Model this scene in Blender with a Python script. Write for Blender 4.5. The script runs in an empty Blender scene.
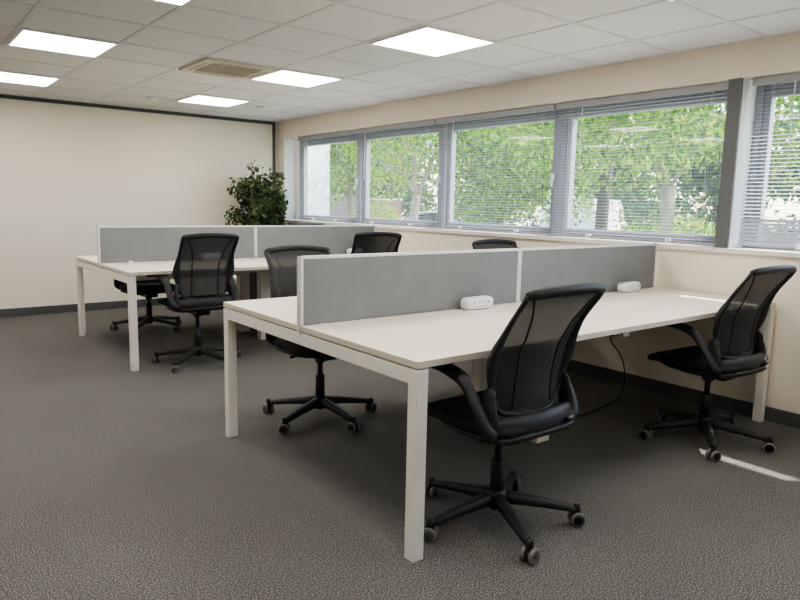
import bpy, bmesh, math, random
import numpy as np
from mathutils import Vector, Matrix, Euler
R = math.radians
scene = bpy.context.scene
COL = scene.collection
random.seed(7)

# ------------------------------------------------------------------ materials
def mat(name, col, rough=0.6, metal=0.0, spec=0.5, noise=None, bump=None, sheen=0):
    m = bpy.data.materials.new(name); m.use_nodes = True
    nt = m.node_tree; b = nt.nodes['Principled BSDF']
    b.inputs['Base Color'].default_value = (*col, 1)
    b.inputs['Roughness'].default_value = rough
    b.inputs['Metallic'].default_value = metal
    b.inputs['Specular IOR Level'].default_value = spec
    if sheen: b.inputs['Sheen Weight'].default_value = sheen
    tc = nt.nodes.new('ShaderNodeTexCoord')
    if noise:
        sc, amt = noise
        n = nt.nodes.new('ShaderNodeTexNoise'); n.inputs['Scale'].default_value = sc
        n.inputs['Detail'].default_value = 4
        nt.links.new(tc.outputs['Object'], n.inputs['Vector'])
        r = nt.nodes.new('ShaderNodeValToRGB')
        r.color_ramp.elements[0].position = .3; r.color_ramp.elements[1].position = .7
        r.color_ramp.elements[0].color = (*[c*(1-amt) for c in col], 1)
        r.color_ramp.elements[1].color = (*[min(1, c*(1+amt)) for c in col], 1)
        nt.links.new(n.outputs['Fac'], r.inputs['Fac'])
        nt.links.new(r.outputs['Color'], b.inputs['Base Color'])
    if bump:
        sc, st = bump
        n = nt.nodes.new('ShaderNodeTexNoise'); n.inputs['Scale'].default_value = sc
        nt.links.new(tc.outputs['Object'], n.inputs['Vector'])
        bp = nt.nodes.new('ShaderNodeBump'); bp.inputs['Strength'].default_value = st
        bp.inputs['Distance'].default_value = .002
        nt.links.new(n.outputs['Fac'], bp.inputs['Height'])
        nt.links.new(bp.outputs['Normal'], b.inputs['Normal'])
    return m

def emis(name, col, s):
    m = bpy.data.materials.new(name); m.use_nodes = True
    nt = m.node_tree; b = nt.nodes['Principled BSDF']
    b.inputs['Base Color'].default_value = (.9, .9, .9, 1)
    b.inputs['Emission Color'].default_value = (*col, 1)
    b.inputs['Emission Strength'].default_value = s
    return m

def carpet_mat():
    m = mat('carpet', (.1, .1, .1), .98, spec=.1)
    nt = m.node_tree; b = nt.nodes['Principled BSDF']
    tc = nt.nodes['Texture Coordinate']
    n1 = nt.nodes.new('ShaderNodeTexNoise'); n1.inputs['Scale'].default_value = 185; n1.inputs['Detail'].default_value = 8; n1.inputs['Roughness'].default_value = .85
    n2 = nt.nodes.new('ShaderNodeTexNoise'); n2.inputs['Scale'].default_value = 1.3; n2.inputs['Detail'].default_value = 3
    for n in (n1, n2): nt.links.new(tc.outputs['Object'], n.inputs['Vector'])
    r = nt.nodes.new('ShaderNodeValToRGB'); e = r.color_ramp.elements
    e[0].position = .41; e[0].color = (.022, .022, .022, 1)
    e[1].position = .61; e[1].color = (.50, .48, .45, 1)
    k = e.new(.51); k.color = (.105, .100, .095, 1)
    nt.links.new(n1.outputs['Fac'], r.inputs['Fac'])
    mr = nt.nodes.new('ShaderNodeMapRange'); mr.inputs['To Min'].default_value = .84; mr.inputs['To Max'].default_value = 1.16
    nt.links.new(n2.outputs['Fac'], mr.inputs['Value'])
    mx = nt.nodes.new('ShaderNodeVectorMath'); mx.operation = 'SCALE'
    nt.links.new(r.outputs['Color'], mx.inputs[0]); nt.links.new(mr.outputs['Result'], mx.inputs['Scale'])
    nt.links.new(mx.outputs[0], b.inputs['Base Color'])
    bp = nt.nodes.new('ShaderNodeBump'); bp.inputs['Strength'].default_value = .35; bp.inputs['Distance'].default_value = .002
    nt.links.new(n1.outputs['Fac'], bp.inputs['Height']); nt.links.new(bp.outputs['Normal'], b.inputs['Normal'])
    return m

def mesh_fabric(opac):
    m = bpy.data.materials.new('chair_mesh'); m.use_nodes = True
    nt = m.node_tree; b = nt.nodes['Principled BSDF']; out = nt.nodes['Material Output']
    b.inputs['Base Color'].default_value = (.045, .045, .046, 1); b.inputs['Roughness'].default_value = .7
    b.inputs['Specular IOR Level'].default_value = .12
    t = nt.nodes.new('ShaderNodeBsdfTransparent'); mx = nt.nodes.new('ShaderNodeMixShader')
    mx.inputs[0].default_value = opac
    nt.links.new(t.outputs[0], mx.inputs[1]); nt.links.new(b.outputs[0], mx.inputs[2]); nt.links.new(mx.outputs[0], out.inputs[0])
    return m

def glass_mat(tint=(.96, .99, .98)):
    m = bpy.data.materials.new('window_glass'); m.use_nodes = True
    nt = m.node_tree; nt.nodes.remove(nt.nodes['Principled BSDF']); out = nt.nodes['Material Output']
    t = nt.nodes.new('ShaderNodeBsdfTransparent'); t.inputs[0].default_value = (*tint, 1)
    g = nt.nodes.new('ShaderNodeBsdfGlossy'); g.inputs['Roughness'].default_value = .02
    mx = nt.nodes.new('ShaderNodeMixShader'); mx.inputs[0].default_value = .03
    nt.links.new(t.outputs[0], mx.inputs[1]); nt.links.new(g.outputs[0], mx.inputs[2])
    h = nt.nodes.new('ShaderNodeBsdfTranslucent'); h.inputs[0].default_value = (.85, .92, 1, 1)
    m2 = nt.nodes.new('ShaderNodeMixShader'); m2.inputs[0].default_value = .012
    nt.links.new(mx.outputs[0], m2.inputs[1]); nt.links.new(h.outputs[0], m2.inputs[2]); nt.links.new(m2.outputs[0], out.inputs[0])
    return m

def leaf_mat(name, c1, c2, trans=.45):
    m = bpy.data.materials.new(name); m.use_nodes = True
    nt = m.node_tree; b = nt.nodes['Principled BSDF']; out = nt.nodes['Material Output']
    b.inputs['Roughness'].default_value = .5; b.inputs['Specular IOR Level'].default_value = .3
    g = nt.nodes.new('ShaderNodeNewGeometry')
    r = nt.nodes.new('ShaderNodeValToRGB')
    r.color_ramp.elements[0].color = (*c1, 1); r.color_ramp.elements[1].color = (*c2, 1)
    nt.links.new(g.outputs['Random Per Island'], r.inputs['Fac'])
    nt.links.new(r.outputs['Color'], b.inputs['Base Color'])
    t = nt.nodes.new('ShaderNodeBsdfTranslucent'); nt.links.new(r.outputs['Color'], t.inputs[0])
    mx = nt.nodes.new('ShaderNodeMixShader'); mx.inputs[0].default_value = trans
    nt.links.new(b.outputs[0], mx.inputs[1]); nt.links.new(t.outputs[0], mx.inputs[2]); nt.links.new(mx.outputs[0], out.inputs[0])
    return m

M = dict(
    wall=mat('wall_paint', (.84, .765, .665), .8, spec=.25, noise=(1.2, .015)),
    wallcool=mat('reveal_paint', (.84, .85, .86), .8, spec=.25, noise=(2, .01)),
    ceil=mat('ceiling_tile', (.78, .78, .775), .9, spec=.1, noise=(90, .015)),
    grid=mat('ceiling_grid', (.70, .70, .70), .7),
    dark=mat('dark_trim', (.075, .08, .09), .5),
    postm=mat('grey_post', (.13, .135, .14), .5),
    skirt=mat('skirting_vinyl', (.085, .09, .095), .6),
    carpet=carpet_mat(),
    desk=mat('desk_laminate', (.90, .825, .70), .38, spec=.45, noise=(3, .008)),
    edge=mat('desk_edge', (.66, .60, .50), .5),
    steel=mat('white_steel', (.80, .765, .70), .4),
    fabric=mat('screen_fabric', (.23, .234, .24), .95, spec=.1, noise=(7, .05), bump=(500, .4)),
    alu=mat('screen_trim', (.70, .70, .70), .4, metal=.25),
    plastic=mat('black_plastic', (.014, .014, .015), .42),
    plasticg=mat('satin_black', (.022, .022, .024), .5, spec=.4),
    seat=mat('black_fabric', (.011, .011, .013), .85, bump=(600, .5)),
    mesh=mesh_fabric(.935),
    wheel=mat('caster_tread', (.17, .16, .155), .5),
    chrome=mat('dull_metal', (.10, .10, .10), .4, metal=.8),
    white=mat('white_plastic', (.84, .84, .84), .35),
    hole=mat('socket_hole', (.05, .05, .05), .6),
    cream=mat('cream_plastic', (.66, .61, .52), .5),
    grille=mat('beige_grille', (.40, .36, .29), .6),
    panel=emis('light_panel', (1, .945, .87), 9.0),
    lframe=mat('light_frame', (.82, .82, .82), .4),
    frame=mat('window_frame', (.27, .275, .32), .4),
    slat=mat('blind_slat', (.50, .53, .60), .6, spec=.2),
    rail=mat('blind_rail', (.36, .37, .40), .4),
    cord=mat('blind_cord', (.75, .75, .75), .7),
    glass=glass_mat(),
    sill=mat('sill_paint', (.80, .76, .70), .5),
    leafA=leaf_mat('leaf_light', (.05, .16, .01), (.56, .70, .08), .5),
    leafB=leaf_mat('leaf_mid', (.015, .07, .015), (.26, .46, .06), .45),
    leafC=leaf_mat('leaf_dark', (.01, .045, .02), (.10, .20, .07), .35),
    leafP=leaf_mat('leaf_plant', (.018, .035, .014), (.13, .18, .085), .15),
    bark=mat('bark', (.30, .25, .18), .9, noise=(9, .3)),
    barkd=mat('bark_dark', (.07, .06, .05), .9, noise=(9, .3)),
    bfoliage=mat('hedge_core', (.02, .05, .015), .95, noise=(3, .5)),
    grass=mat('grass', (.22, .34, .07), .95, noise=(3, .3)),
    asphalt=mat('asphalt', (.50, .49, .47), .9, noise=(12, .1)),
    render=mat('white_render', (.85, .85, .84), .8),
    roof=mat('roof_tiles', (.28, .13, .09), .8, noise=(6, .2)),
    fence=mat('fence_boards', (.17, .13, .11), .85, noise=(5, .2)),
    brick=mat('red_brick', (.38, .16, .10), .85, noise=(14, .3)),
    cargrey=mat('silver_car_paint', (.62, .66, .72), .25, metal=.3),
    vanwhite=mat('white_van_paint', (.97, .97, .97), .3),
    carglass=mat('car_glass', (.02, .03, .04), .08),
    tyre=mat('tyre', (.02, .02, .02), .8),
    pot=mat('charcoal_pot', (.03, .03, .035), .5),
    soil=mat('soil', (.03, .02, .015), .95),
    red=mat('tail_light', (.5, .02, .02), .3),
)

# ------------------------------------------------------------------ mesh builder
class MB:
    def __init__(s): s.v = []; s.f = []; s.m = []; s.sm = []
    def add(s, vs, fs, mi=0, smooth=False):
        o = len(s.v); s.v += [tuple(p) for p in vs]
        for q in fs: s.f.append([o+i for i in q]); s.m.append(mi); s.sm.append(smooth)
        return s
    def box(s, x0, x1, y0, y1, z0, z1, mi=0, mtx=None):
        vs = [(x, y, z) for z in (z0, z1) for y in (y0, y1) for x in (x0, x1)]
        if mtx is not None: vs = [tuple(mtx @ Vector(p)) for p in vs]
        return s.add(vs, [(0,2,3,1),(4,5,7,6),(0,1,5,4),(2,6,7,3),(0,4,6,2),(1,3,7,5)], mi)
    def rings(s, rings, mi=0, smooth=True, caps=True, closed=False):
        n = len(rings[0]); vs = [p for r in rings for p in r]; fs = []
        L = len(rings)
        for i in range(L if closed else L-1):
            a = i*n; b = ((i+1) % L)*n
            for j in range(n):
                k = (j+1) % n; fs.append((a+j, a+k, b+k, b+j))
        if caps and not closed:
            fs.append(tuple(range(n-1, -1, -1))); fs.append(tuple(range((L-1)*n, L*n)))
        return s.add(vs, fs, mi, smooth)
    def tube(s, pts, r, n=10, mi=0, flat=1.0, up=(0,0,1), closed=False, power=1.0, caps=True):
        """tube along pts; r scalar/list of radius (across) ; flat = thickness ratio along 'up'-ish normal"""
        pts = [Vector(p) for p in pts]; L = len(pts)
        if not hasattr(r, '__len__'): r = [r]*L
        if not hasattr(flat, '__len__'): flat = [flat]*L
        rings = []; N = Vector(up)
        for i, p in enumerate(pts):
            if closed: t = (pts[(i+1) % L]-pts[i-1])
            else: t = (pts[min(i+1, L-1)]-pts[max(i-1, 0)])
            t.normalize()
            nn = N-t*N.dot(t)
            if nn.length < 1e-3: nn = t.orthogonal()
            nn.normalize(); N = nn if True else N
            b = t.cross(nn)
            ring = []
            for j in range(n):
                a = 2*math.pi*j/n; c, q = math.cos(a), math.sin(a)
                if power != 1.0:
                    c = math.copysign(abs(c)**power, c); q = math.copysign(abs(q)**power, q)
                ring.append(p+b*(c*r[i])+nn*(q*r[i]*flat[i]))
            rings.append(ring)
        return s.rings(rings, mi, True, caps, closed)
    def lathe(s, prof, n=24, mi=0, c=(0,0,0), axis='z'):
        rings = []
        for rr, z in prof:
            rg = []
            for j in range(n):
                a = 2*math.pi*j/n
                if axis == 'z': p = (c[0]+rr*math.cos(a), c[1]+rr*math.sin(a), c[2]+z)
                elif axis == 'x': p = (c[0]+z, c[1]+rr*math.cos(a), c[2]+rr*math.sin(a))
                else: p = (c[0]+rr*math.sin(a), c[1]+z, c[2]+rr*math.cos(a))
                rg.append(p)
            rings.append(rg)
        return s.rings(rings, mi, True, True)
    def build(s, name, mats, parent=None, bevel=0, seg=2, sub=0):
        me = bpy.data.meshes.new(name); me.from_pydata(s.v, [], s.f)
        if not isinstance(mats, (list, tuple)): mats = [mats]
        for m in mats: me.materials.append(m)
        me.polygons.foreach_set('material_index', s.m)
        me.polygons.foreach_set('use_smooth', s.sm)
        me.update()
        o = bpy.data.objects.new(name, me); COL.objects.link(o)
        if parent: o.parent = parent
        if sub:
            d = o.modifiers.new('s', 'SUBSURF'); d.levels = sub; d.render_levels = sub
        if bevel:
            d = o.modifiers.new('b', 'BEVEL'); d.width = bevel; d.segments = seg; d.limit_method = 'ANGLE'; d.angle_limit = R(40)
        return o

def tag(o, label=None, cat=None, group=None, kind=None):
    if label: o['label'] = label
    if cat: o['category'] = cat
    if group: o['group'] = group
    if kind: o['kind'] = kind
    return o
def empty(name, loc=(0,0,0), rz=0):
    o = bpy.data.objects.new(name, None); COL.objects.link(o)
    o.location = loc; o.rotation_euler = (0, 0, rz); o.empty_display_size = .1
    return o
def copy_tree(o, parent=None):
    c = o.copy(); COL.objects.link(c)
    if parent: c.parent = parent
    for ch in list(o.children): copy_tree(ch, c)
    return c
def struct(name, mb, m, **k): return tag(mb.build(name, m, **k), kind='structure')

# ------------------------------------------------------------------ constants
XW = 2.786; YB = 6.26; HC = 2.268; XL = -5.0; YF = -4.6
T = .573; TX = .588; GX = 1.13; GY = 1.35
SILL = 1.0; HEAD = 2.055; PIER0, PIER1 = .320, .405; XG = 2.985  # glass plane
OUT = 3.10

# ------------------------------------------------------------------ room shell
struct('floor', MB().box(XL, OUT, YF, YB+.1, -.1, 0), M['carpet'])
struct('ceiling', MB().box(XL, XW+.3, YF, YB+.1, HC+.002, HC+.1), M['ceil'])
g = MB(); w = .012
k = -12
while k < 12:
    x = GX+k*TX
    if XL < x < XW: g.box(x-w, x+w, YF, YB, HC-.0015, HC+.004)
    y = GY+k*T
    if YF < y < YB: g.box(XL, XW, y-w, y+w, HC-.002, HC+.004)
    k += 1
g.box(XW-.02, XW, YF, YB, HC-.005, HC+.004); g.box(XL, XW, YB-.03, YB, HC-.005, HC+.004)
struct('trim_1', g, M['grid'])
struct('wall_back', MB().box(XL, OUT, YB, YB+.1, 0, HC), M['wall'])
struct('wall_left', MB().box(XL-.1, XL, YF, YB, 0, HC), M['wall'])
struct('wall_front', MB().box(XL, OUT, YF-.1, YF, 0, HC), M['wall'])
# window wall: below sill, header, nib at back, pier
YE = 6.09   # left reveal of the long window
wb = MB()
wb.box(XW, OUT, YF, YB, -.1, SILL-.0)
wb.box(XW, OUT, YF, YB, HEAD, HC+.05)
wb.box(XW, OUT, YE, YB, SILL, HEAD)
struct('wall_right', wb, M['wall'])
struct('trim_2', MB().box(XW-.004, OUT-.02, PIER0, PIER1, SILL+.026, HEAD), M['wallcool'])            # pier face
struct('trim_3', MB().box(XW-.02, XW+.03, .325, PIER1+.003, SILL+.026, HEAD-.001), M['postm'], bevel=.003)       # dark post
struct('trim_4', MB().box(XW+.001, OUT-.02, YE-.006, YE+.0, SILL+.026, HEAD-.001), M['wallcool'])             # reveal lining
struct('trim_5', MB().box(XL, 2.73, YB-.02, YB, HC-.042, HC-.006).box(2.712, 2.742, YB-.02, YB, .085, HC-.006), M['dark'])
struct('baseboard_back', MB().box(XL, XW, YB-.015, YB, 0, .085), M['skirt'], bevel=.003)
struct('baseboard_right', MB().box(XW-.015, XW, YF, YB-.015, 0, .085), M['skirt'], bevel=.003)
sill = MB().box(XW-.025, OUT-.13, PIER1, YE, SILL-.004, SILL+.026).box(XW-.025, OUT-.13, YF, PIER1, SILL-.004, SILL+.026)
struct('trim_6', sill, M['sill'], bevel=.004)

# ------------------------------------------------------------------ windows
def window(n, y0, y1):
    """one casement bay; frame, sash, pane and handle"""
    fr = MB(); a = .045; X0, X1 = 2.945, 3.03; zt = HEAD; zb = SILL+.002
    fr.box(X0, X1, y0, y0+a, zb, zt); fr.box(X0, X1, y1-a, y1, zb, zt)
    fr.box(X0, X1, y0+a, y1-a, zb, zb+.045); fr.box(X0, X1, y0+a, y1-a, zt-.06, zt)
    o = struct('window_%d' % n, fr, M['frame'], bevel=.004)
    s = MB(); b = .045; X0, X1 = 2.955, 3.015; c0, c1 = y0+a, y1-a; d0, d1 = zb+.045, zt-.06
    s.box(X0, X1, c0, c0+b, d0, d1); s.box(X0, X1, c1-b, c1, d0, d1)
    s.box(X0, X1, c0+b, c1-b, d0, d0+b); s.box(X0, X1, c0+b, c1-b, d1-b, d1)
    s.build('window_sash', M['frame'], o, bevel=.004)
    MB().box(2.983, 2.989, c0+b, c1-b, d0+b, d1-b).build('window_pane', M['glass'], o)
    h = MB().box(2.935, 2.956, c0+.008, c0+.036, 1.47, 1.53).box(2.922, 2.938, c0+.012, c0+.032, 1.42, 1.53)
    h.build('window_handle', M['white'], o, bevel=.003)
ys = [5.97, 4.60, 3.20, 1.80, .41]
for i in range(4): window(i+1, ys[i+1], ys[i])
window(5, -1.15, .315); window(6, -2.58, -1.16); window(7, -4.0, -2.59)
struct('trim_7', MB().box(2.95, 3.03, 5.971, YE-.007, SILL+.02, HEAD-.002).box(2.90, OUT-.02, YF, -4.001, SILL+.02, HEAD), M['wallcool'])

# ------------------------------------------------------------------ venetian blinds
def blind(y0, y1, tilt, label, zbot=SILL+.034, pitch=.023, low=None, hw=.0102):
    r = empty('venetian_blind', (XW+.06, (y0+y1)/2, HEAD))
    h = (y1-y0)/2
    MB().box(-.02, .02, -h, h, -.045, -.001).build('headrail', M['rail'], r, bevel=.002)
    s = MB(); z = HEAD-.07; ca, sa = math.cos(R(tilt)), math.sin(R(tilt))
    while z > zbot+.02:
        zz = z-HEAD
        tt = low if (low is not None and z < zbot+.02+pitch*7) else tilt
        ca, sa = math.cos(R(tt)), math.sin(R(tt))
        s.add([(-hw*ca, -h, zz-hw*sa), (0, -h, zz+.0008), (hw*ca, -h, zz+hw*sa),
               (-hw*ca, h, zz-hw*sa), (0, h, zz+.0008), (hw*ca, h, zz+hw*sa)], [(0,1,4,3),(1,2,5,4)], 0, True)
        z -= pitch
    s.build('slats', M['slat'], r)
    MB().box(-.013, .013, -h, h, zbot-HEAD, zbot-HEAD+.014).build('bottom_rail', M['rail'], r, bevel=.002)
    nn = max(2, int((y1-y0)/.7)+1)
    for i in range(nn):
        y = -h+.12+(2*h-.24)*i/(nn-1)
        for dx in (-.0135, .0135): MB().box(dx-.0007, dx+.0007, y-.0007, y+.0007, zbot-HEAD, -.04).build('ladder_cord', M['cord'], r)
    wd = MB().tube([(-.03, h-.25, -.05), (-.032, h-.25, -.55)], .0035, 6)
    wd.build('tilt_wand', M['white'], r)
    for y in (-h+.35, h-.35): MB().box(-.02, .016, y-.012, y+.012, zbot-HEAD-.004, zbot-HEAD+.03).build('hold_down_clip', M['white'], r, bevel=.002)
    tag(r, label, 'blind', 'venetian blinds at the windows')
blind(4.62, 5.82, 2, 'white venetian blind hung across the window nearest the back wall')
blind(3.22, 4.59, 2, 'white venetian blind over the window looking onto the pale forked tree trunk')
blind(1.80, 3.19, 2, 'white venetian blind over the bushy green tree between two grey mullions')
blind(.42, 1.77, 2, 'white venetian blind beside the dark post with thick tree trunk behind')
blind(-1.16, .293, 13, 'white venetian blind right of the dark post with its slats tilted half closed', zbot=SILL+.045, low=52, hw=.0122)
blind(-2.58, -1.18, 11, 'white half closed venetian blind out of sight right of the near chairs', hw=.0122)

# ------------------------------------------------------------------ ceiling fittings
def light(x, y, label):
    r = empty('ceiling_light', (x+TX/2, y+T/2, HC))
    a = T/2-.003; b = a-.016
    f = MB(); f.box(-a, a, -a, -b, -.012, .0); f.box(-a, a, b, a, -.012, .0); f.box(-a, -b, -b, b, -.012, .0); f.box(b, a, -b, b, -.012, .0)
    f.build('light_frame', M['lframe'], r, bevel=.002)
    MB().box(-b, b, -b, b, -.009, -.002).build('diffuser', M['panel'], r)
    tag(r, label, 'ceiling light', 'square ceiling light panels')
U = 3*T
light(GX, GY, 'square lit ceiling panel nearest the camera, in front of the long window')
light(GX, GY+U, 'square lit ceiling panel directly beside the beige air conditioning cassette')
light(GX, GY+2*U, 'square lit ceiling panel near the back wall between the two round detectors')
light(GX-3*TX, GY+U, 'large square lit ceiling panel upper left of the air conditioning cassette')
light(GX-3*TX, GY+2*U, 'square lit ceiling panel near the back wall at the left edge of the view')
light(GX-3*TX, GY, 'square lit ceiling panel only just showing at the top edge of the view')
for i, (x, y) in enumerate([(GX, GY-U), (GX-3*TX, GY-U), (GX, GY-2*U), (GX-3*TX, GY-2*U), (GX-6*TX, GY+U), (GX-6*TX, GY), (GX-6*TX, GY-U), (GX-6*TX, GY+2*U)]):
    light(x, y, 'square lit ceiling panel behind or left of the camera, out of view')

ac = empty('air_conditioner', (GX-TX/2-.01, GY+U+T/2, HC))
a = T/2-.004; b = .20
f = MB(); f.box(-a, a, -a, -b, -.022, 0); f.box(-a, a, b, a, -.022, 0); f.box(-a, -b, -b, b, -.022, 0); f.box(b, a, -b, b, -.022, 0)
f.build('cassette_frame', M['cream'], ac, bevel=.006)
gq = MB()
for i in range(17):
    y = -b+.012+i*(2*b-.024)/16; gq.box(-b+.005, b-.005, y-.006, y+.006, -.017, -.008)
gq.box(-b, b, -b, b, -.008, -.002)
gq.build('intake_grille', M['grille'], ac)
for s in ((-1, 0), (1, 0), (0, -1), (0, 1)):
    cx, cy = s[0]*(a+b)/2, s[1]*(a+b)/2; lx, ly = (.012, .17) if s[0] else (.17, .012)
    MB().box(cx-lx, cx+lx, cy-ly, cy+ly, -.0235, -.021).build('air_outlet', M['grille'], ac)
tag(ac, 'square beige air conditioning cassette set in the ceiling beside a lit panel', 'air conditioner')
sd = empty('smoke_detector', (.886, 5.32, HC))
MB().lathe([(.055, 0), (.055, -.014), (.045, -.03), (.02, -.042), (.001, -.043)], 20).build('detector_body', M['white'], sd)
MB().lathe([(.062, -.0005), (.062, -.009), (.054, -.010)], 20).build('detector_base', M['lframe'], sd)
tag(sd, 'white domed smoke detector on the ceiling left of the far light panel', 'smoke detector')
sd = empty('ceiling_sensor', (2.01, 5.14, HC))
MB().lathe([(.075, 0), (.075, -.008), (.05, -.014), (.001, -.015)], 24).build('sensor_plate', M['white'], sd)
MB().lathe([(.03, -.012), (.026, -.019), (.001, -.021)], 16).build('sensor_dome', M['lframe'], sd)
tag(sd, 'flat white round ceiling sensor near the windows and back wall', 'ceiling sensor')

# ------------------------------------------------------------------ bench desks
DL = 1.376
def bench(y0, label):
    r = empty('bench_desk', (0, y0, 0)); W = 1.60; H = .73; th = .025; L = 2*DL
    for i in range(2):
        for j in range(2):
            x0, x1 = i*DL+.0015*i, (i+1)*DL-.0015*(1-i)
            q0, q1 = (0, W/2-.012) if j == 0 else (W/2+.012, W)
            o = MB().box(x0, x1, q0, q1, H-th+.0008, H-.0012, 1).box(x0+.0006, x1-.0006, q0+.0006, q1-.0006, H-.0012, H).build('desktop', [M['desk'], M['edge']], r)
    lg = .05; ht = H-th-.006
    for x in (0, L-lg):
        for y in (0, W-lg):
            MB().box(x, x+lg, y, y+lg, 0, ht).build('leg', M['steel'], r, bevel=.0025)
        MB().box(x+.001, x+lg-.001, lg, W-lg, ht-.055, ht-.0005).build('end_beam', M['steel'], r, bevel=.0025)
    for y in (.54, W-.62):
        MB().box(DL-.075, DL+.025, y, y+.08, 0, ht).build('middle_leg', M['steel'], r, bevel=.0025)
    MB().box(DL-.05, DL, .08, W-.08, ht-.04, ht-.001).build('cross_beam', M['steel'], r, bevel=.002)
    for y in (.30, W-.34):
        MB().box(lg, L-lg, y, y+.04, ht-.045, ht-.002).build('long_beam', M['steel'], r, bevel=.002)
    for x, y in ((1.17, .03), (.14, .03), (2.6, .03)):
        MB().box(x, x+.05, y, y+.02, ht-.012, ht+.006).build('top_catch', M['plastic'], r)
    tr = MB(); 
    for x in (.15, DL+.1):
        tr.box(x, x+1.1, W/2-.1, W/2+.1, .585, .59).box(x, x+1.1, W/2-.1, W/2-.095, .59, .64).box(x, x+1.1, W/2+.095, W/2+.1, .59, .64)
        for u in (x+.1, x+.98): tr.box(u, u+.02, W/2-.1, W/2-.095, .63, H-th)
    tr.build('cable_tray', M['steel'], r)
    tag(r, label, 'desk', 'white four-person bench desks')
    return r
bench(0, 'large white four-person bench desk in the foreground, its end frame toward the camera')
bench(3.245, 'white four-person bench desk farther back near the plain back wall')

def screen(x0, x1, y, label):
    z0, z1 = .665, 1.03; t = .014; r = empty('desk_screen', ((x0+x1)/2, y, z0)); h = (x1-x0)/2; zz = z1-z0; e = .014
    MB().box(-h+e, h-e, -t+.003, t-.003, .068, zz-e).build('fabric_panel', M['fabric'], r)
    MB().box(-h, h, -t, t, zz-e, zz).build('top_rail', M['alu'], r, bevel=.002)
    for s in (-1, 1):
        a, b = (-h, -h+e) if s < 0 else (h-e, h)
        zb = 0 if (s < 0 and x0 < .1) else .066
        yy = t if zb else .0118
        MB().box(a, b, -t, t, .067, zz-e).build('side_rail', M['alu'], r, bevel=.002)
        if not zb: MB().box(a-.004, a+.0, -.0115, .0115, .025, zz-.004).build('end_cap', M['alu'], r, bevel=.001)
        MB().box(a+.0005, b-.0005, -.006, .006, zz, zz+.004).build('corner_stud', M['plastic'], r)
    MB().box(-h+.1, -h+.14, -.010, .010, .0, .068).box(h-.14, h-.1, -.010, .010, .0, .068).build('screen_bracket', M['alu'], r)
    tag(r, label, 'desk screen', 'grey fabric desk divider screens')
screen(-.002, DL-.001, .8, 'grey fabric divider screen on the near end of the foreground bench desk')
screen(DL+.001, 2*DL-.004, .8, 'grey fabric divider screen on the foreground bench at the window end')
screen(-.002, DL-.001, 4.045, 'grey fabric divider screen on the left half of the far bench desk')
screen(DL+.001, 2*DL-.004, 4.045, 'grey fabric divider screen on the far bench at the window end')

def power(x, y, rz, label):
    r = empty('power_socket_module', (x, y, .73), rz)
    rings = []
    L, hh, dd = .100, .032, .032
    for px, k in ((-L, .45), (-L+.006, .75), (-L+.018, .94), (-L+.03, 1), (L-.03, 1), (L-.018, .94), (L-.006, .75), (L, .45)):
        rg = []
        for j in range(16):
            a = 2*math.pi*j/16; c = math.copysign(abs(math.cos(a))**.6, math.cos(a)); s = math.copysign(abs(math.sin(a))**.6, math.sin(a))
            rg.append((px, c*dd*k, (.0325+s*hh*k)))
        rings.append(rg)
    MB().rings(rings).build('module_body', M['white'], r)
    for px in (-.052, 0, .052):
        s = MB().box(px-.021, px+.021, -.0335, -.030, .008, .052)
        so = s.build('socket_face', M['white'], r, bevel=.001)
        MB().box(px-.0035, px+.0035, -.0342, -.0333, .036, .045).box(px-.014, px-.008, -.0342, -.0333, .018, .022).box(px+.008, px+.014, -.0342, -.0333, .018, .022).build('pin_hole', M['hole'], so)
    tag(r, label, 'power socket', 'white power modules on the desks')
power(1.005, .735, R(0), 'white rounded power module on the foreground desk behind the nearest mesh chair')
power(2.365, .735, 0, 'white rounded power module on the foreground desk near the window wall')
power(.92, 3.985, 0, 'white power module on the far desk seen through a mesh chair back')
power(2.47, 3.985, 0, 'white power module on the far desk left of the partly hidden chair')
gm = empty('desk_grommet', (.235, 4.00, .73))
MB().lathe([(.022, 0), (.022, .006), (.012, .014), (.001, .015)], 16).build('grommet_cap', M['white'], gm)
MB().lathe([(.026, 0), (.026, .003), (.02, .0035)], 16).build('grommet_ring', M['alu'], gm)
tag(gm, 'small white knob on the left end of the far desk beside its screen', 'desk fitting')

def smooth(pts, n=8):
    P = [Vector(p) for p in pts]; out = []
    for i in range(len(P)-1):
        p0 = P[max(i-1, 0)]; p1 = P[i]; p2 = P[i+1]; p3 = P[min(i+2, len(P)-1)]
        for j in range(n):
            t = j/n
            out.append(.5*((2*p1)+(-p0+p2)*t+(2*p0-5*p1+4*p2-p3)*t*t+(-p0+3*p1-3*p2+p3)*t**3))
    out.append(P[-1]); return out
cb = MB().tube(smooth([(2.28, .80, .655), (2.29, .8, .5), (2.31, .8, .40), (2.40, .8, .32), (2.47, .8, .22), (2.49, .8, .1), (2.46, .8, .02), (2.36, .78, .006), (2.1, .72, .006), (1.85, .70, .006), (1.6, .74, .006)]), .004, 8)
tag(cb.build('power_cable', M['plastic']), 'thin black cable hanging from under the foreground desk down to the carpet', 'cable')

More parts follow.
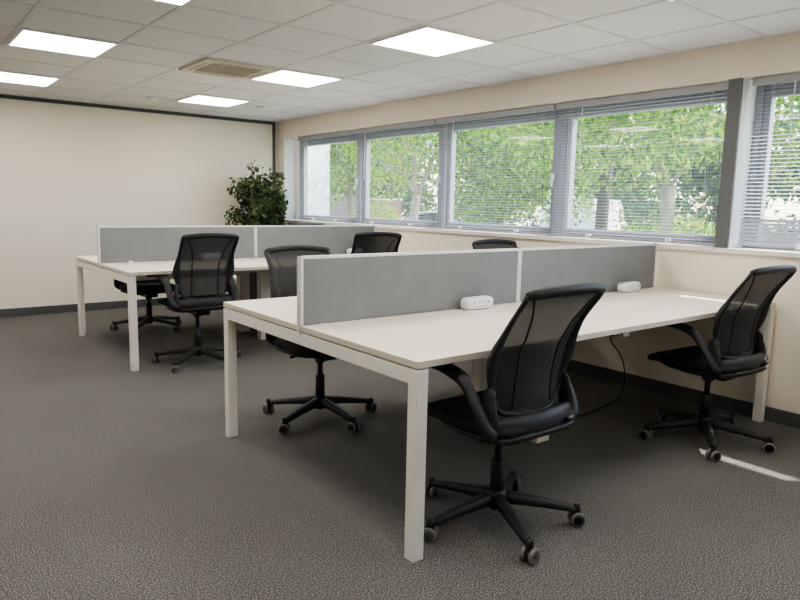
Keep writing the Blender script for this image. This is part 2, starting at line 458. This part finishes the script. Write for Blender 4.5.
# ------------------------------------------------------------------ office chair
def lerp(tab, t):
    for i in range(len(tab)-1):
        a, b = tab[i], tab[i+1]
        if t <= b[0]:
            u = (t-a[0])/(b[0]-a[0]); return a[1]+(b[1]-a[1])*u
    return tab[-1][1]
def sm(tab, t):   # smoothed lerp
    return (lerp(tab, t-.05)+lerp(tab, t)*2+lerp(tab, t+.05))/4
HW = [(0, .180), (.12, .186), (.3, .198), (.45, .208), (.7, .200), (1, .206)]
YY = [(0, -.172), (.25, -.172), (.5, -.190), (.75, -.248), (1, -.328)]
def BS(s, t):
    z = .525+.44*t
    return Vector((s*sm(HW, t), sm(YY, t)+.045*s*s*(1-.3*t)-.0, z+.016*(1-s*s)*max(0, t-.8)*5))
def make_chair():
    r = empty('office_chair')
    # five star base
    MB().lathe([(.001, .058), (.030, .060), (.034, .075), (.042, .085), (.043, .125), (.034, .138), (.001, .139)], 20).build('base_hub', M['plastic'], r)
    arms = []
    for k in range(5):
        m = MB(); rings = []
        for u in np.linspace(0, 1, 9):
            x = .03+.295*u; zc = .108-.028*u-.012*u*u; hw = .026-.011*u; hh = .023-.011*u
            if u > .95: hw *= .8; hh *= .8
            rings.append([(x, c*hw, zc+s*hh) for c, s in ((-1,-.9),(-.75,-1),(.75,-1),(1,-.9),(1,.2),(.55,.95),(-.55,.95),(-1,.2))])
        m.rings(rings, caps=True)
        m.lathe([(.013, .060), (.013, .088), (.001, .089)], 12, c=(.322, 0, 0))
        o = m.build('base_leg', M['plasticg'], r); o.rotation_euler.z = k*2*math.pi/5
        c = MB()
        for sy in (-1, 1):
            y0 = .010*sy; y1 = .027*sy
            prof = [(.001, y0), (.026, y0), (.029, y0+.003*sy), (.0295, (y0+y1)/2), (.029, y1-.003*sy), (.026, y1), (.021, y1), (.020, y1-.003*sy), (.001, y1-.003*sy)]
            n = 20; rg = []
            for rr, yy in prof: rg.append([(rr*math.cos(2*math.pi*j/n), yy, .0295+rr*math.sin(2*math.pi*j/n)) for j in range(n)])
            c.rings(rg[:7], 0, True, True); c.rings(rg[6:], 1, True, True)
        c.tube([(.0, -.011, .0295), (0, .011, .0295)], .02, 14, 1)
        c.tube([(.006, 0, .03), (.0, 0, .058), (0, 0, .066)], [.016, .018, .010], 10, 1, flat=.6, up=(0, 1, 0))
        co = c.build('caster', [M['wheel'], M['plastic']], o); co.location = (.322, 0, 0); co.rotation_euler.z = R((35, 80, -50, 120, 10)[k])
    MB().lathe([(.001, .09), (.027, .09), (.027, .262), (.022, .266), (.001, .267)], 18).build('gas_column', M['plastic'], r)
    MB().lathe([(.001, .26), (.0145, .26), (.0145, .385), (.001, .386)], 14).build('gas_rod', M['plasticg'], r)
    MB().lathe([(.001, .335), (.025, .335), (.032, .35), (.032, .385), (.001, .39)], 14).box(-.055, .055, -.12, .10, .365, .405).build('tilt_mechanism', M['plastic'], r, bevel=.006)
    # seat cushion loft along y
    def loft(rows, n=20, pw=.45):
        rings = []
        for y, hw, zt, zb, dip in rows:
            rg = []
            for j in range(n):
                a = 2*math.pi*j/n; c, s = math.cos(a), math.sin(a)
                c2 = math.copysign(abs(c)**pw, c); s2 = math.copysign(abs(s)**.7, s)
                zc = (zt+zb)/2; hh = (zt-zb)/2
                z = .016+zc+s2*hh-(dip*(1-c2*c2) if s > 0 else 0)
                rg.append((c2*hw, y, z))
            rings.append(rg)
        return MB().rings(rings)
    loft([(-.225, .14, .452, .440, 0), (-.215, .19, .466, .425, .004), (-.18, .222, .474, .415, .008), (-.08, .240, .474, .412, .012), (.05, .246, .474, .412, .012),
          (.15, .245, .472, .412, .008), (.20, .238, .464, .410, .004), (.232, .225, .450, .408, 0), (.245, .19, .434, .412, 0)]).build('seat', M['seat'], r)
    loft([(-.235, .12, .430, .418, 0), (-.21, .20, .434, .398, 0), (-.12, .225, .432, .382, 0), (.0, .215, .425, .380, 0), (.12, .20, .418, .388, 0), (.19, .17, .414, .398, 0)]).build('seat_pan', M['plasticg'], r)
    # backrest: mesh
    NS, NT = 14, 18; m = MB(); vs = []; fs = []
    for j in range(NT+1):
        for i in range(NS+1): vs.append(BS(-.97+1.94*i/NS, j/NT))
    for j in range(NT):
        for i in range(NS):
            a = j*(NS+1)+i; fs.append((a, a+1, a+NS+2, a+NS+1))
    m.add(vs, fs, 0, True); m.build('mesh_back', M['mesh'], r)
    # frame: sides + top + bottom loop
    fr = MB()
    for s in (-1, 1):
        pts = [BS(s, t) for t in np.linspace(0.02, 1, 14)]
        rad = [.013+.019*math.exp(-((t-.42)/.2)**2)+.002*t for t in np.linspace(0.02, 1, 14)]
        fr.tube(pts, rad, 10, flat=.6, up=(s*.5, 1, 0))
    pts = [BS(s, 1)+Vector((0, 0, .0)) for s in np.linspace(-1.02, 1.02, 15)]
    fr.tube(pts, [.013]+[.018]*13+[.013], 10, flat=.75, up=(0, 1, 0))
    fr.build('back_frame', M['plasticg'], r)
    lo = [BS(-.98, .10)+Vector((0, -.006, 0)), BS(-.93, .03), BS(-.78, -.03), BS(-.4, -.055), BS(0, -.06), BS(.4, -.055), BS(.78, -.03), BS(.93, .03), BS(.98, .10)+Vector((0, -.006, 0))]
    MB().tube(smooth(lo, 4), .0105, 10).build('lower_loop', M['plasticg'], r)
    for s in (-1, 1):
        pts = []
        for t in np.linspace(.0, .99, 20):
            q = .50+.43*(max(0, t-.35)/.65)**3+(.10*((.35-t)/.35)**2 if t < .35 else 0)
            pts.append(BS(s*min(q, .95), t)+Vector((0, -.001, 0)))
        MB().tube(pts, .005, 6, flat=.6, up=(0, 1, 0)).build('seam', M['plastic'], r)
    # back spine/cradle joining the seat
    sh = MB(); rings = []
    for x in np.linspace(-.235, .235, 13):
        u = x/.235; yb = -.205+.05*u*u
        rings.append([(x, yb+c*.030*(1-.35*u*u), .468+s*.050*(1-.25*u*u)) for c, s in [(math.cos(2*math.pi*j/12), math.sin(2*math.pi*j/12)) for j in range(12)]])
    sh.rings(rings); sh.build('back_cradle', M['plasticg'], r)
    for s in (-1, 1):
        mm = MB().tube(smooth([(s*.200, -.150, .43), (s*.212, -.155, .50), (s*.210, -.140, .56), (s*.202, -.136, .62)], 4), [.02]*2+[.034]*6+[.030]*3+[.022, .010], 10, flat=.5, up=(1, 0, 0))
        mm.build('back_arm', M['plasticg'], r)
        ap = smooth([(s*.205, -.175, .452), (s*.238, -.172, .470), (s*.252, -.137, .53), (s*.254, -.088, .595), (s*.253, -.05, .632), (s*.250, .01, .652), (s*.243, .10, .658), (s*.234, .19, .655)], 5)
        L = len(ap); rad = []; fl = []
        for i in range(L):
            u = i/(L-1)
            rad.append(.024+.012*max(0, min(1, (u-.45)/.25))); fl.append(.70-.26*max(0, min(1, (u-.5)/.3)))
        rad[-1] = .020; rad[-2] = .031; rad[0] = .014
        ar = MB().tube(ap, rad, 12, flat=fl, up=(0, -1, .3))
        ar.build('armrest', M['plasticg'], r)
        MB().tube([(s*.226, -.110, .560), (s*.226, -.09, .588)], .004, 6).build('arm_clip', M['chrome'], r)
    MB().tube([(.12, -.235, .468), (.165, -.224, .468)], .010, 10).build('adjust_knob', M['chrome'], r)
    lv = MB().tube([(.1, .02, .392), (.18, .03, .395)], .005, 6).tube([(.17, .03, .395), (.205, .032, .395)], .008, 8); lv.build('height_lever', M['plastic'], r)
    return r
chairs = [ # x, y, facing deg (0 = +Y), base deg, height shift, label
    (.475, .055, 0, 30, .005, 'black mesh office chair nearest the camera, at the near end of the foreground desk'),
    (2.115, .05, -4, 0, 0, 'black mesh office chair at the window end of the foreground desk, turned side on'),
    (.575, 1.57, 176, -14, 0, 'black mesh office chair seen through the foreground end frame, facing the camera side'),
    (2.375, 1.69, 172, 20, 0, 'black office chair with only its top edge showing above the foreground screen'),
    (.50, 3.25, 0, 2, .025, 'black mesh office chair with its back to us at the far desk'),
    (2.14, 3.30, -18, 10, .015, 'black mesh office chair at the far desk, upper back visible left of the window sill'),
    (.63, 4.82, 182, 15, -.045, 'black office chair behind the far desk, mostly hidden by its screen'),
]
proto = make_chair()
FIXED = ('base_leg', 'base_hub', 'gas_column')
for i, (x, y, rz, br, dz, lab) in enumerate(chairs):
    o = copy_tree(proto) if i else proto
    o.location = (x, y, 0); o.rotation_euler = (0, 0, R(rz))
    k = 0
    for c in o.children:
        if c.name.startswith('base_leg'): c.rotation_euler.z = R(br-rz+72*k); k += 1
        if not c.name.startswith(FIXED): c.location.z = dz if i else 0
    tag(o, lab, 'chair', 'black mesh-backed office chairs')

# ------------------------------------------------------------------ foliage helpers
def leaves_mesh(name, pts, size, mats, parent=None, seed=1, mi=None, hang=.3, wid=.5):
    rng = np.random.default_rng(seed); n = len(pts); P = np.array(pts)
    d = rng.normal(size=(n, 3)); d[:, 2] -= hang; d /= np.linalg.norm(d, axis=1)[:, None]
    q = rng.normal(size=(n, 3)); sde = np.cross(d, q); sde /= np.linalg.norm(sde, axis=1)[:, None]
    L = size*rng.uniform(.6, 1.3, n)[:, None]
    nrm = np.cross(d, sde)
    v = np.stack([P, P+d*L*.5+sde*L*wid*.5+nrm*L*.08, P+d*L, P+d*L*.5-sde*L*wid*.5+nrm*L*.08], 1).reshape(-1, 3)
    me = bpy.data.meshes.new(name)
    f = np.arange(4*n).reshape(-1, 4)
    me.from_pydata(v.tolist(), [], f.tolist())
    if not isinstance(mats, (list, tuple)): mats = [mats]
    for m in mats: me.materials.append(m)
    if len(mats) > 1: me.polygons.foreach_set('material_index', rng.integers(0, len(mats), n).astype(np.int32))
    o = bpy.data.objects.new(name, me); COL.objects.link(o)
    if parent: o.parent = parent
    return o
def blob_points(rng, blobs, n, shell=.75):
    """points near the surfaces of ellipsoids"""
    vol = np.array([b[3]*b[4]*b[5] for b in blobs])**.7; pr = vol/vol.sum()
    idx = rng.choice(len(blobs), n, p=pr); B = np.array(blobs)[idx]
    d = rng.normal(size=(n, 3)); d /= np.linalg.norm(d, axis=1)[:, None]
    rr = rng.uniform(shell**3, 1.0, n)**(1/3); rr = np.where(rng.random(n) < .3, rng.random(n)**(1/3), rr)
    return B[:, :3]+d*B[:, 3:6]*rr[:, None]

GZ = -.45
def branch(mb, p, d, L, r, depth, rng, tips):
    p = Vector(p); pts = [p]; rad = [r]; n = 5; q = p.copy(); dd = Vector(d).normalized()
    for i in range(n):
        dd = (dd+Vector(rng.normal(size=3)*.10)+Vector((0, 0, .05))).normalized()
        q = q+dd*L/n; pts.append(q.copy()); rad.append(r*(1-.38*(i+1)/n))
    mb.tube(pts, rad, 7)
    if depth == 0: tips.append(q.copy()); return
    k = 3 if depth > 1 else 3
    for i in range(k):
        a = rng.uniform(0, 2*math.pi); sp = rng.uniform(.45, .8)
        o = dd.orthogonal().normalized(); o2 = dd.cross(o)
        nd = dd*math.cos(sp)+(o*math.cos(a)+o2*math.sin(a))*math.sin(sp)
        st = pts[-1] if i < 2 else pts[3]
        branch(mb, st, nd, L*rng.uniform(.65, .85), rad[-1]*.8, depth-1, rng, tips)
def tree(x, y, trunk_r, trunk_h, lean, blobs, nleaf, size, mats, bark, label, seed, name='broadleaf_tree', depth=3, blen=1.3):
    r = empty(name, (x, y, GZ)); rng = np.random.default_rng(seed)
    mb = MB(); tips = []
    top = Vector((lean[0], lean[1], trunk_h))
    mb.tube([(0, 0, 0), (lean[0]*.2, lean[1]*.2, trunk_h*.35), (lean[0]*.6, lean[1]*.6, trunk_h*.7), top], [trunk_r*1.25, trunk_r, trunk_r*.92, trunk_r], 12)
    for i in range(5):
        a = 2*math.pi*i/5+rng.uniform(-.3, .3); s = rng.uniform(.35, .75)
        branch(mb, top-Vector((0, 0, .08)), (math.cos(a)*s, math.sin(a)*s, 1), blen, trunk_r*.36, depth-1, rng, tips)
    mb.build('trunk', bark, r)
    pts = blob_points(rng, blobs, nleaf)
    leaves_mesh('foliage', pts, size, mats, r, seed)
    tag(r, label, 'tree', 'trees outside the windows')
def rblobs(seed, n, cx, cy, cz, rx, ry, rz, s0, s1):
    rng = np.random.default_rng(seed); out = []
    for i in range(n):
        d = rng.normal(size=3); d /= np.linalg.norm(d); k = rng.random()**.4
        s = rng.uniform(s0, s1); out.append((cx+d[0]*rx*k, cy+d[1]*ry*k, cz+d[2]*rz*k, s*1.2, s*1.2, s*.75))
    return out
# tree seen through window 4 (thick pale trunk)
tree(8.0, 3.74, .108, 2.05, (.05, .1), rblobs(3, 50, -.3, .3, 3.55, 2.6, 2.9, 1.55, .45, .8), 24000, .10, [M['leafA'], M['leafA'], M['leafB']], M['bark'],
     'leafy green tree with a thick pale trunk outside beside the dark post', 11)
# forked tree by the car
tree(12.0, 14.8, .14, 2.0, (.1, -.1), rblobs(5, 46, .2, .5, 4.0, 2.9, 3.2, 1.5, .4, .75), 13000, .12, [M['leafA'], M['leafB']], M['bark'],
     'light green tree with many spreading pale branches outside in front of the parked car', 12, depth=4)
# bushy tree window 3
tree(10.0, 9.1, .11, 1.2, (0, .1), rblobs(8, 60, 0, -.3, 2.9, 1.6, 1.55, 2.0, .45, .75), 23000, .115, [M['leafB'], M['leafB'], M['leafA']], M['barkd'],
     'dense bushy mid-green tree outside the middle of the long window', 13)
# dark trunk tree
tree(12.6, 8.2, .16, 3.0, (.1, 0), rblobs(9, 34, 0, 0, 4.6, 2.3, 2.3, 1.2, .45, .8), 7000, .15, [M['leafB'], M['leafA']], M['barkd'],
     'tree with a thin dark trunk outside beside the white van', 14)
tree(12.6, 19.2, .13, 2.2, (0, 0), rblobs(10, 40, 0, 0, 3.6, 2.0, 2.4, 1.9, .45, .8), 8000, .17, [M['leafA'], M['leafB']], M['bark'],
     'pale green tree outside the window nearest the back wall', 15)
tree(10.5, .6, .14, 2.1, (0, 0), rblobs(16, 40, 0, .4, 3.7, 2.0, 2.3, 1.4, .5, .8), 8000, .16, [M['leafA'], M['leafB']], M['barkd'],
     'green tree outside seen through the half closed blind', 16)
# distant evergreens / woodland
fx = [(20, 4, 3.2), (20, 9, 3.4), (24, 15.5, 3.6), (21, 20, 3.8), (20, 26, 3.6), (18, -1, 3.2), (21.5, 34, 4)]
tl = ['dark green tree mass outside behind the thick pale trunk', 'dark green tree mass outside behind the thin dark trunk', 'dark green tree mass outside behind the bushy tree',
      'dark green tree mass outside behind the parked car', 'dark green tree mass outside beyond the board fence', 'dark green tree mass outside behind the half closed blind', 'dark green tree mass at the far left beyond the fence']
for i, (x, y, s) in enumerate(fx):
    tree(x, y, .2, 2.2, (0, 0), rblobs(30+i, 26, 0, 0, 2.9, 1.7, 2.5, 2.3, .6, 1.1), 5200, .30, [M['leafB'], M['leafC'], M['leafC']], M['barkd'], tl[i], 40+i, name='background_tree', depth=2)
# shrubs at the height seen over the sill
shr = [(9.2, 5.6, .55, 1.35, 'leafA', 'low bright green shrub outside left of the thick pale trunk'),
       (11.5, 5.2, .9, 1.55, 'leafA', 'low bright green shrub outside right of the thick pale trunk'),
       (12.5, 6.7, 1.0, 1.6, 'leafB', 'mid green shrub outside just behind the thick pale trunk'),
       (11.5, 7.5, .5, .95, 'leafA', 'yellow green shrub outside in front of the white van'),
       (12.4, 11.6, .6, 1.15, 'leafB', 'rounded shrub outside between the parked car and the bushy tree'),
       (12.5, 17.2, 1.1, 1.75, 'leafA', 'yellow green shrub outside left of the branching tree trunk'),
       (9.3, 9.3, .6, 1.35, 'leafA', 'light green shrub outside left below the bushy tree'),
       (9.9, 7.7, .5, 1.2, 'leafA', 'light green shrub outside right below the bushy tree'),
       (9.5, 2.5, 1.0, 1.7, 'leafB', 'mid green shrub outside below the half closed blind'),
       (15.5, 8.8, 1.2, 2.3, 'leafC', 'dark shrub outside beyond the thick pale trunk')]
for i, (x, y, rad, h, lm, lab) in enumerate(shr):
    r = empty('garden_shrub', (x, y, GZ)); rng = np.random.default_rng(70+i)
    bl = [(rng.uniform(-.4, .4)*rad, rng.uniform(-.5, .5)*rad, h*.5+rng.uniform(-.1, .15)*h, rad*.6, rad*.7, h*.42) for _ in range(6)]
    leaves_mesh('foliage', blob_points(rng, bl, 2600), .10, [M[lm]], r, 80+i)
    st = MB()
    for j in range(6):
        a = j*1.05; st.tube([(0.02*math.cos(a), .02*math.sin(a), 0), (.3*rad*math.cos(a), .3*rad*math.sin(a), h*.6)], [.02, .008], 5)
    st.build('stems', M['barkd'], r)
    tag(r, lab, 'shrub', 'shrubs outside the windows')

# ground outside
struct('trim_8', MB().box(OUT, 70, -30, 80, GZ-.1, GZ), M['asphalt'])
struct('trim_9', MB().box(OUT+1.5, 13.5, -28, 12.0, GZ-.02, GZ+.03), M['grass'])
# fence and brick wall
fn = empty('board_fence', (15.5, 25.6, GZ))
for i in range(26):
    MB().box(-.012, .012, -2.6+i*.2, -2.6+i*.2+.19, .05, 2.05).build('fence_board', M['fence'], fn)
for i in range(4): MB().box(.02, .1, -2.6+i*1.7, -2.5+i*1.7, 0, 2.1).build('fence_post', M['fence'], fn)
tag(fn, 'grey brown board fence outside the window nearest the back wall', 'fence')
bw = empty('brick_wall', (17.0, 22.9, GZ))
MB().box(-.1, .1, -1.1, 1.1, 0, 1.85).build('brickwork', M['brick'], bw)
MB().box(-.14, .14, -1.15, 1.15, 1.85, 1.92).build('coping', M['render'], bw)
tag(bw, 'low red brick wall outside behind the branching tree', 'wall')
# white rendered building at left
hb = empty('white_building', (8.2, 15.0, GZ))
MB().box(-1.2, 1.0, .2, 9, 0, 5.2).build('building_wall', M['render'], hb)
rf = MB(); rf.add([(-1.4, 0, 5.2), (1.2, 0, 5.2), (1.2, 9.2, 5.2), (-1.4, 9.2, 5.2), (-.1, 0, 6.3), (-.1, 9.2, 6.3)], [(0,1,4),(1,2,5,4),(2,3,5),(3,0,4,5),(0,3,2,1)])
rf.build('roof', M['roof'], hb)
o = MB().box(-1.23, -1.19, 2.5, 3.7, 1.2, 2.4).build('window', M['carglass'], hb)
MB().box(-1.25, -1.2, 2.4, 3.8, 1.12, 1.2).build('window_ledge', M['render'], o)
tag(hb, 'bright white rendered building outside at the left end of the windows', 'building')

def vehicle(kind, x, y, rz, label, paint, group=None):
    r = empty(kind, (x, y, GZ), rz)
    if kind == 'parked_car':
        prof = [(-2.1, .35), (-2.12, .75), (-1.95, .95), (-1.35, 1.02), (-.75, 1.40), (-.1, 1.47), (.7, 1.42), (1.35, 1.05), (1.95, .88), (2.12, .6), (2.1, .35)]
        glass = [(-1.22, 1.02), (-.72, 1.35), (-.08, 1.41), (.66, 1.36), (1.2, 1.03)]
        W = .86
    else:
        prof = [(-2.5, .4), (-2.5, 1.9), (-2.35, 2.0), (1.2, 2.0), (1.75, 1.35), (2.4, 1.1), (2.5, .8), (2.5, .4)]
        glass = [(1.0, 1.25), (1.0, 1.8), (1.22, 1.82), (1.62, 1.33), (1.55, 1.25)]
        W = .95
    rings = []
    for s, k in ((-1, .95), (-.88, 1.0), (.88, 1.0), (1, .95)):
        rings.append([(px*k, s*W*(1.0 if pz < 1.05 else .90), .35+(pz-.35)*(.985 if abs(s) == 1 else 1)) for px, pz in prof])
    MB().rings(rings, smooth=False).build('body', paint, r, bevel=.05, seg=3)
    gl = MB()
    for s in (-1, 1):
        vs = [(px, s*(W*.93+.02), pz) for px, pz in glass]; n = len(vs)
        gl.add(vs, [tuple(range(n)) if s > 0 else tuple(range(n-1, -1, -1))])
    if kind == 'parked_car':
        gl.add([(-1.36, -.66, 1.06), (-1.36, .66, 1.06), (-.80, .60, 1.40), (-.80, -.60, 1.40)], [(0, 1, 2, 3)])
        gl.add([(1.36, -.66, 1.08), (1.36, .66, 1.08), (.76, .60, 1.43), (.76, -.60, 1.43)], [(0, 3, 2, 1)])
    gl.build('glazing', M['carglass'], r)
    for px in (-1.35, 1.35):
        for s in (-1, 1):
            c = MB().lathe([(.001, -.1), (.29, -.1), (.32, -.07), (.32, .07), (.29, .1), (.2, .1), (.19, .08), (.001, .08)], 20, c=(px, s*(W-.06), .32), axis='y')
            c.build('wheel', M['tyre'], r)
    for s in (-1, 1): MB().box(-2.16, -2.08, s*.62-.12, s*.62+.12, .72, .84).build('tail_light', M['red'], r)
    tag(r, label, 'car' if kind == 'parked_car' else 'van')
vehicle('parked_car', 15.2, 16.9, R(118), 'pale silver car parked outside behind the branching tree trunk', M['cargrey'])
vehicle('parked_van', 18.6, 13.0, R(20), 'white van parked outside between the mullion and the thin dark trunk', M['vanwhite'])

# ------------------------------------------------------------------ plant in the corner
pl = empty('potted_fig_tree', (2.28, 5.78, .0)); rng = np.random.default_rng(5)
pot = MB().lathe([(.001, 0), (.15, 0), (.155, .02), (.20, .40), (.205, .42), (.19, .42), (.185, .38), (.001, .38)], 28)
pot.build('pot', M['pot'], pl)
MB().lathe([(.001, .375), (.184, .375), (.184, .385), (.001, .39)], 20).build('soil', M['soil'], pl)
st = MB(); tw = []
for i in range(5):
    a = i*1.257; st.tube(smooth([(.03*math.cos(a), .03*math.sin(a), .38), (.05*math.cos(a+1), .05*math.sin(a+1), .8), (.12*math.cos(a), .12*math.sin(a), 1.15), (.22*math.cos(a), .22*math.sin(a), 1.45)], 4), [.014]*5+[.01]*4+[.005]*4, 6)
blobs = [(rng.uniform(-.22, .24), rng.uniform(-.2, .2), rng.uniform(.98, 1.5), .15, .15, .13) for _ in range(34)]
blobs += [(-.12, -.05, 1.68, .07, .06, .05), (-.28, 0, 1.38, .08, .08, .07), (.22, .0, 1.60, .09, .07, .05), (-.02, 0, 1.60, .09, .08, .06), (-.33, 0, 1.12, .08, .08, .08), (.3, 0, 1.05, .08, .08, .08)]
for b in blobs[::2]:
    st.tube(smooth([(b[0]*.15, b[1]*.15, .95), (b[0]*.6, b[1]*.6, (b[2]+.9)/2), (b[0], b[1], b[2])], 3), .004, 5)
st.build('stems', M['bark'], pl)
P = blob_points(rng, blobs, 2900, .3)
P = P[(P[:, 0] < .40) & (P[:, 1] < .38)]
lf = leaves_mesh('foliage', P, .062, [M['leafP']], pl, 6, hang=.5, wid=.6)
tag(pl, 'bushy green potted fig tree in the corner by the back wall', 'potted plant')
cb = empty('storage_cabinet', (2.42, 5.06, 0))

MB().box(-.02, .315, -.0, .20, .0, .985).build('cabinet_body', M['pot'], cb, bevel=.004)
MB().box(-.03, .32, -.01, .21, .985, 1.012).build('cabinet_top', M['dark'], cb, bevel=.003)
MB().box(-.018, .15, -.012, -.001, .03, .92).build('cabinet_door', M['pot'], cb, bevel=.002)
MB().box(.153, .313, -.012, -.001, .03, .92).build('cabinet_door', M['pot'], cb, bevel=.002)
tag(cb, 'slim dark cabinet behind the far screen in front of the plant', 'cabinet')

# ------------------------------------------------------------------ light and world
sun = bpy.data.lights.new('sun', 'SUN'); sun.energy = 9.0; sun.angle = R(1.2); sun.color = (1, .95, .86)
so = bpy.data.objects.new('sun', sun); COL.objects.link(so)
so.rotation_euler = Vector((-.95, .50, -1.22)).to_track_quat('-Z', 'Y').to_euler()
wd = bpy.data.worlds.new('sky'); scene.world = wd; wd.use_nodes = True
nt = wd.node_tree; bg = nt.nodes['Background']
sk = nt.nodes.new('ShaderNodeTexSky'); sk.sky_type = 'NISHITA'; sk.sun_disc = False; sk.sun_elevation = R(47); sk.sun_rotation = R(100)
nt.links.new(sk.outputs[0], bg.inputs[0]); bg.inputs[1].default_value = .62

# ------------------------------------------------------------------ camera
f = 667.06; yaw, pitch, roll = R(-38.297), R(-8.229), R(1.213)
cam = bpy.data.cameras.new('camera'); cam.sensor_width = 36; cam.lens = f*36/800; cam.clip_end = 300
co = bpy.data.objects.new('camera', cam); COL.objects.link(co); scene.camera = co
F = Vector((-math.sin(yaw)*math.cos(pitch), math.cos(yaw)*math.cos(pitch), math.sin(pitch)))
Rt = Vector((math.cos(yaw), math.sin(yaw), 0)); Up = Rt.cross(F)
R2 = Rt*math.cos(roll)+Up*math.sin(roll); U2 = -Rt*math.sin(roll)+Up*math.cos(roll)
mt = Matrix((R2, U2, -F)).transposed().to_4x4(); mt.translation = Vector((-1.4162, -1.6896, 1.2600))
co.matrix_world = mt
scene.view_settings.view_transform = 'AgX'
scene.view_settings.look = 'AgX - Medium High Contrast'
scene.view_settings.exposure = 0.9
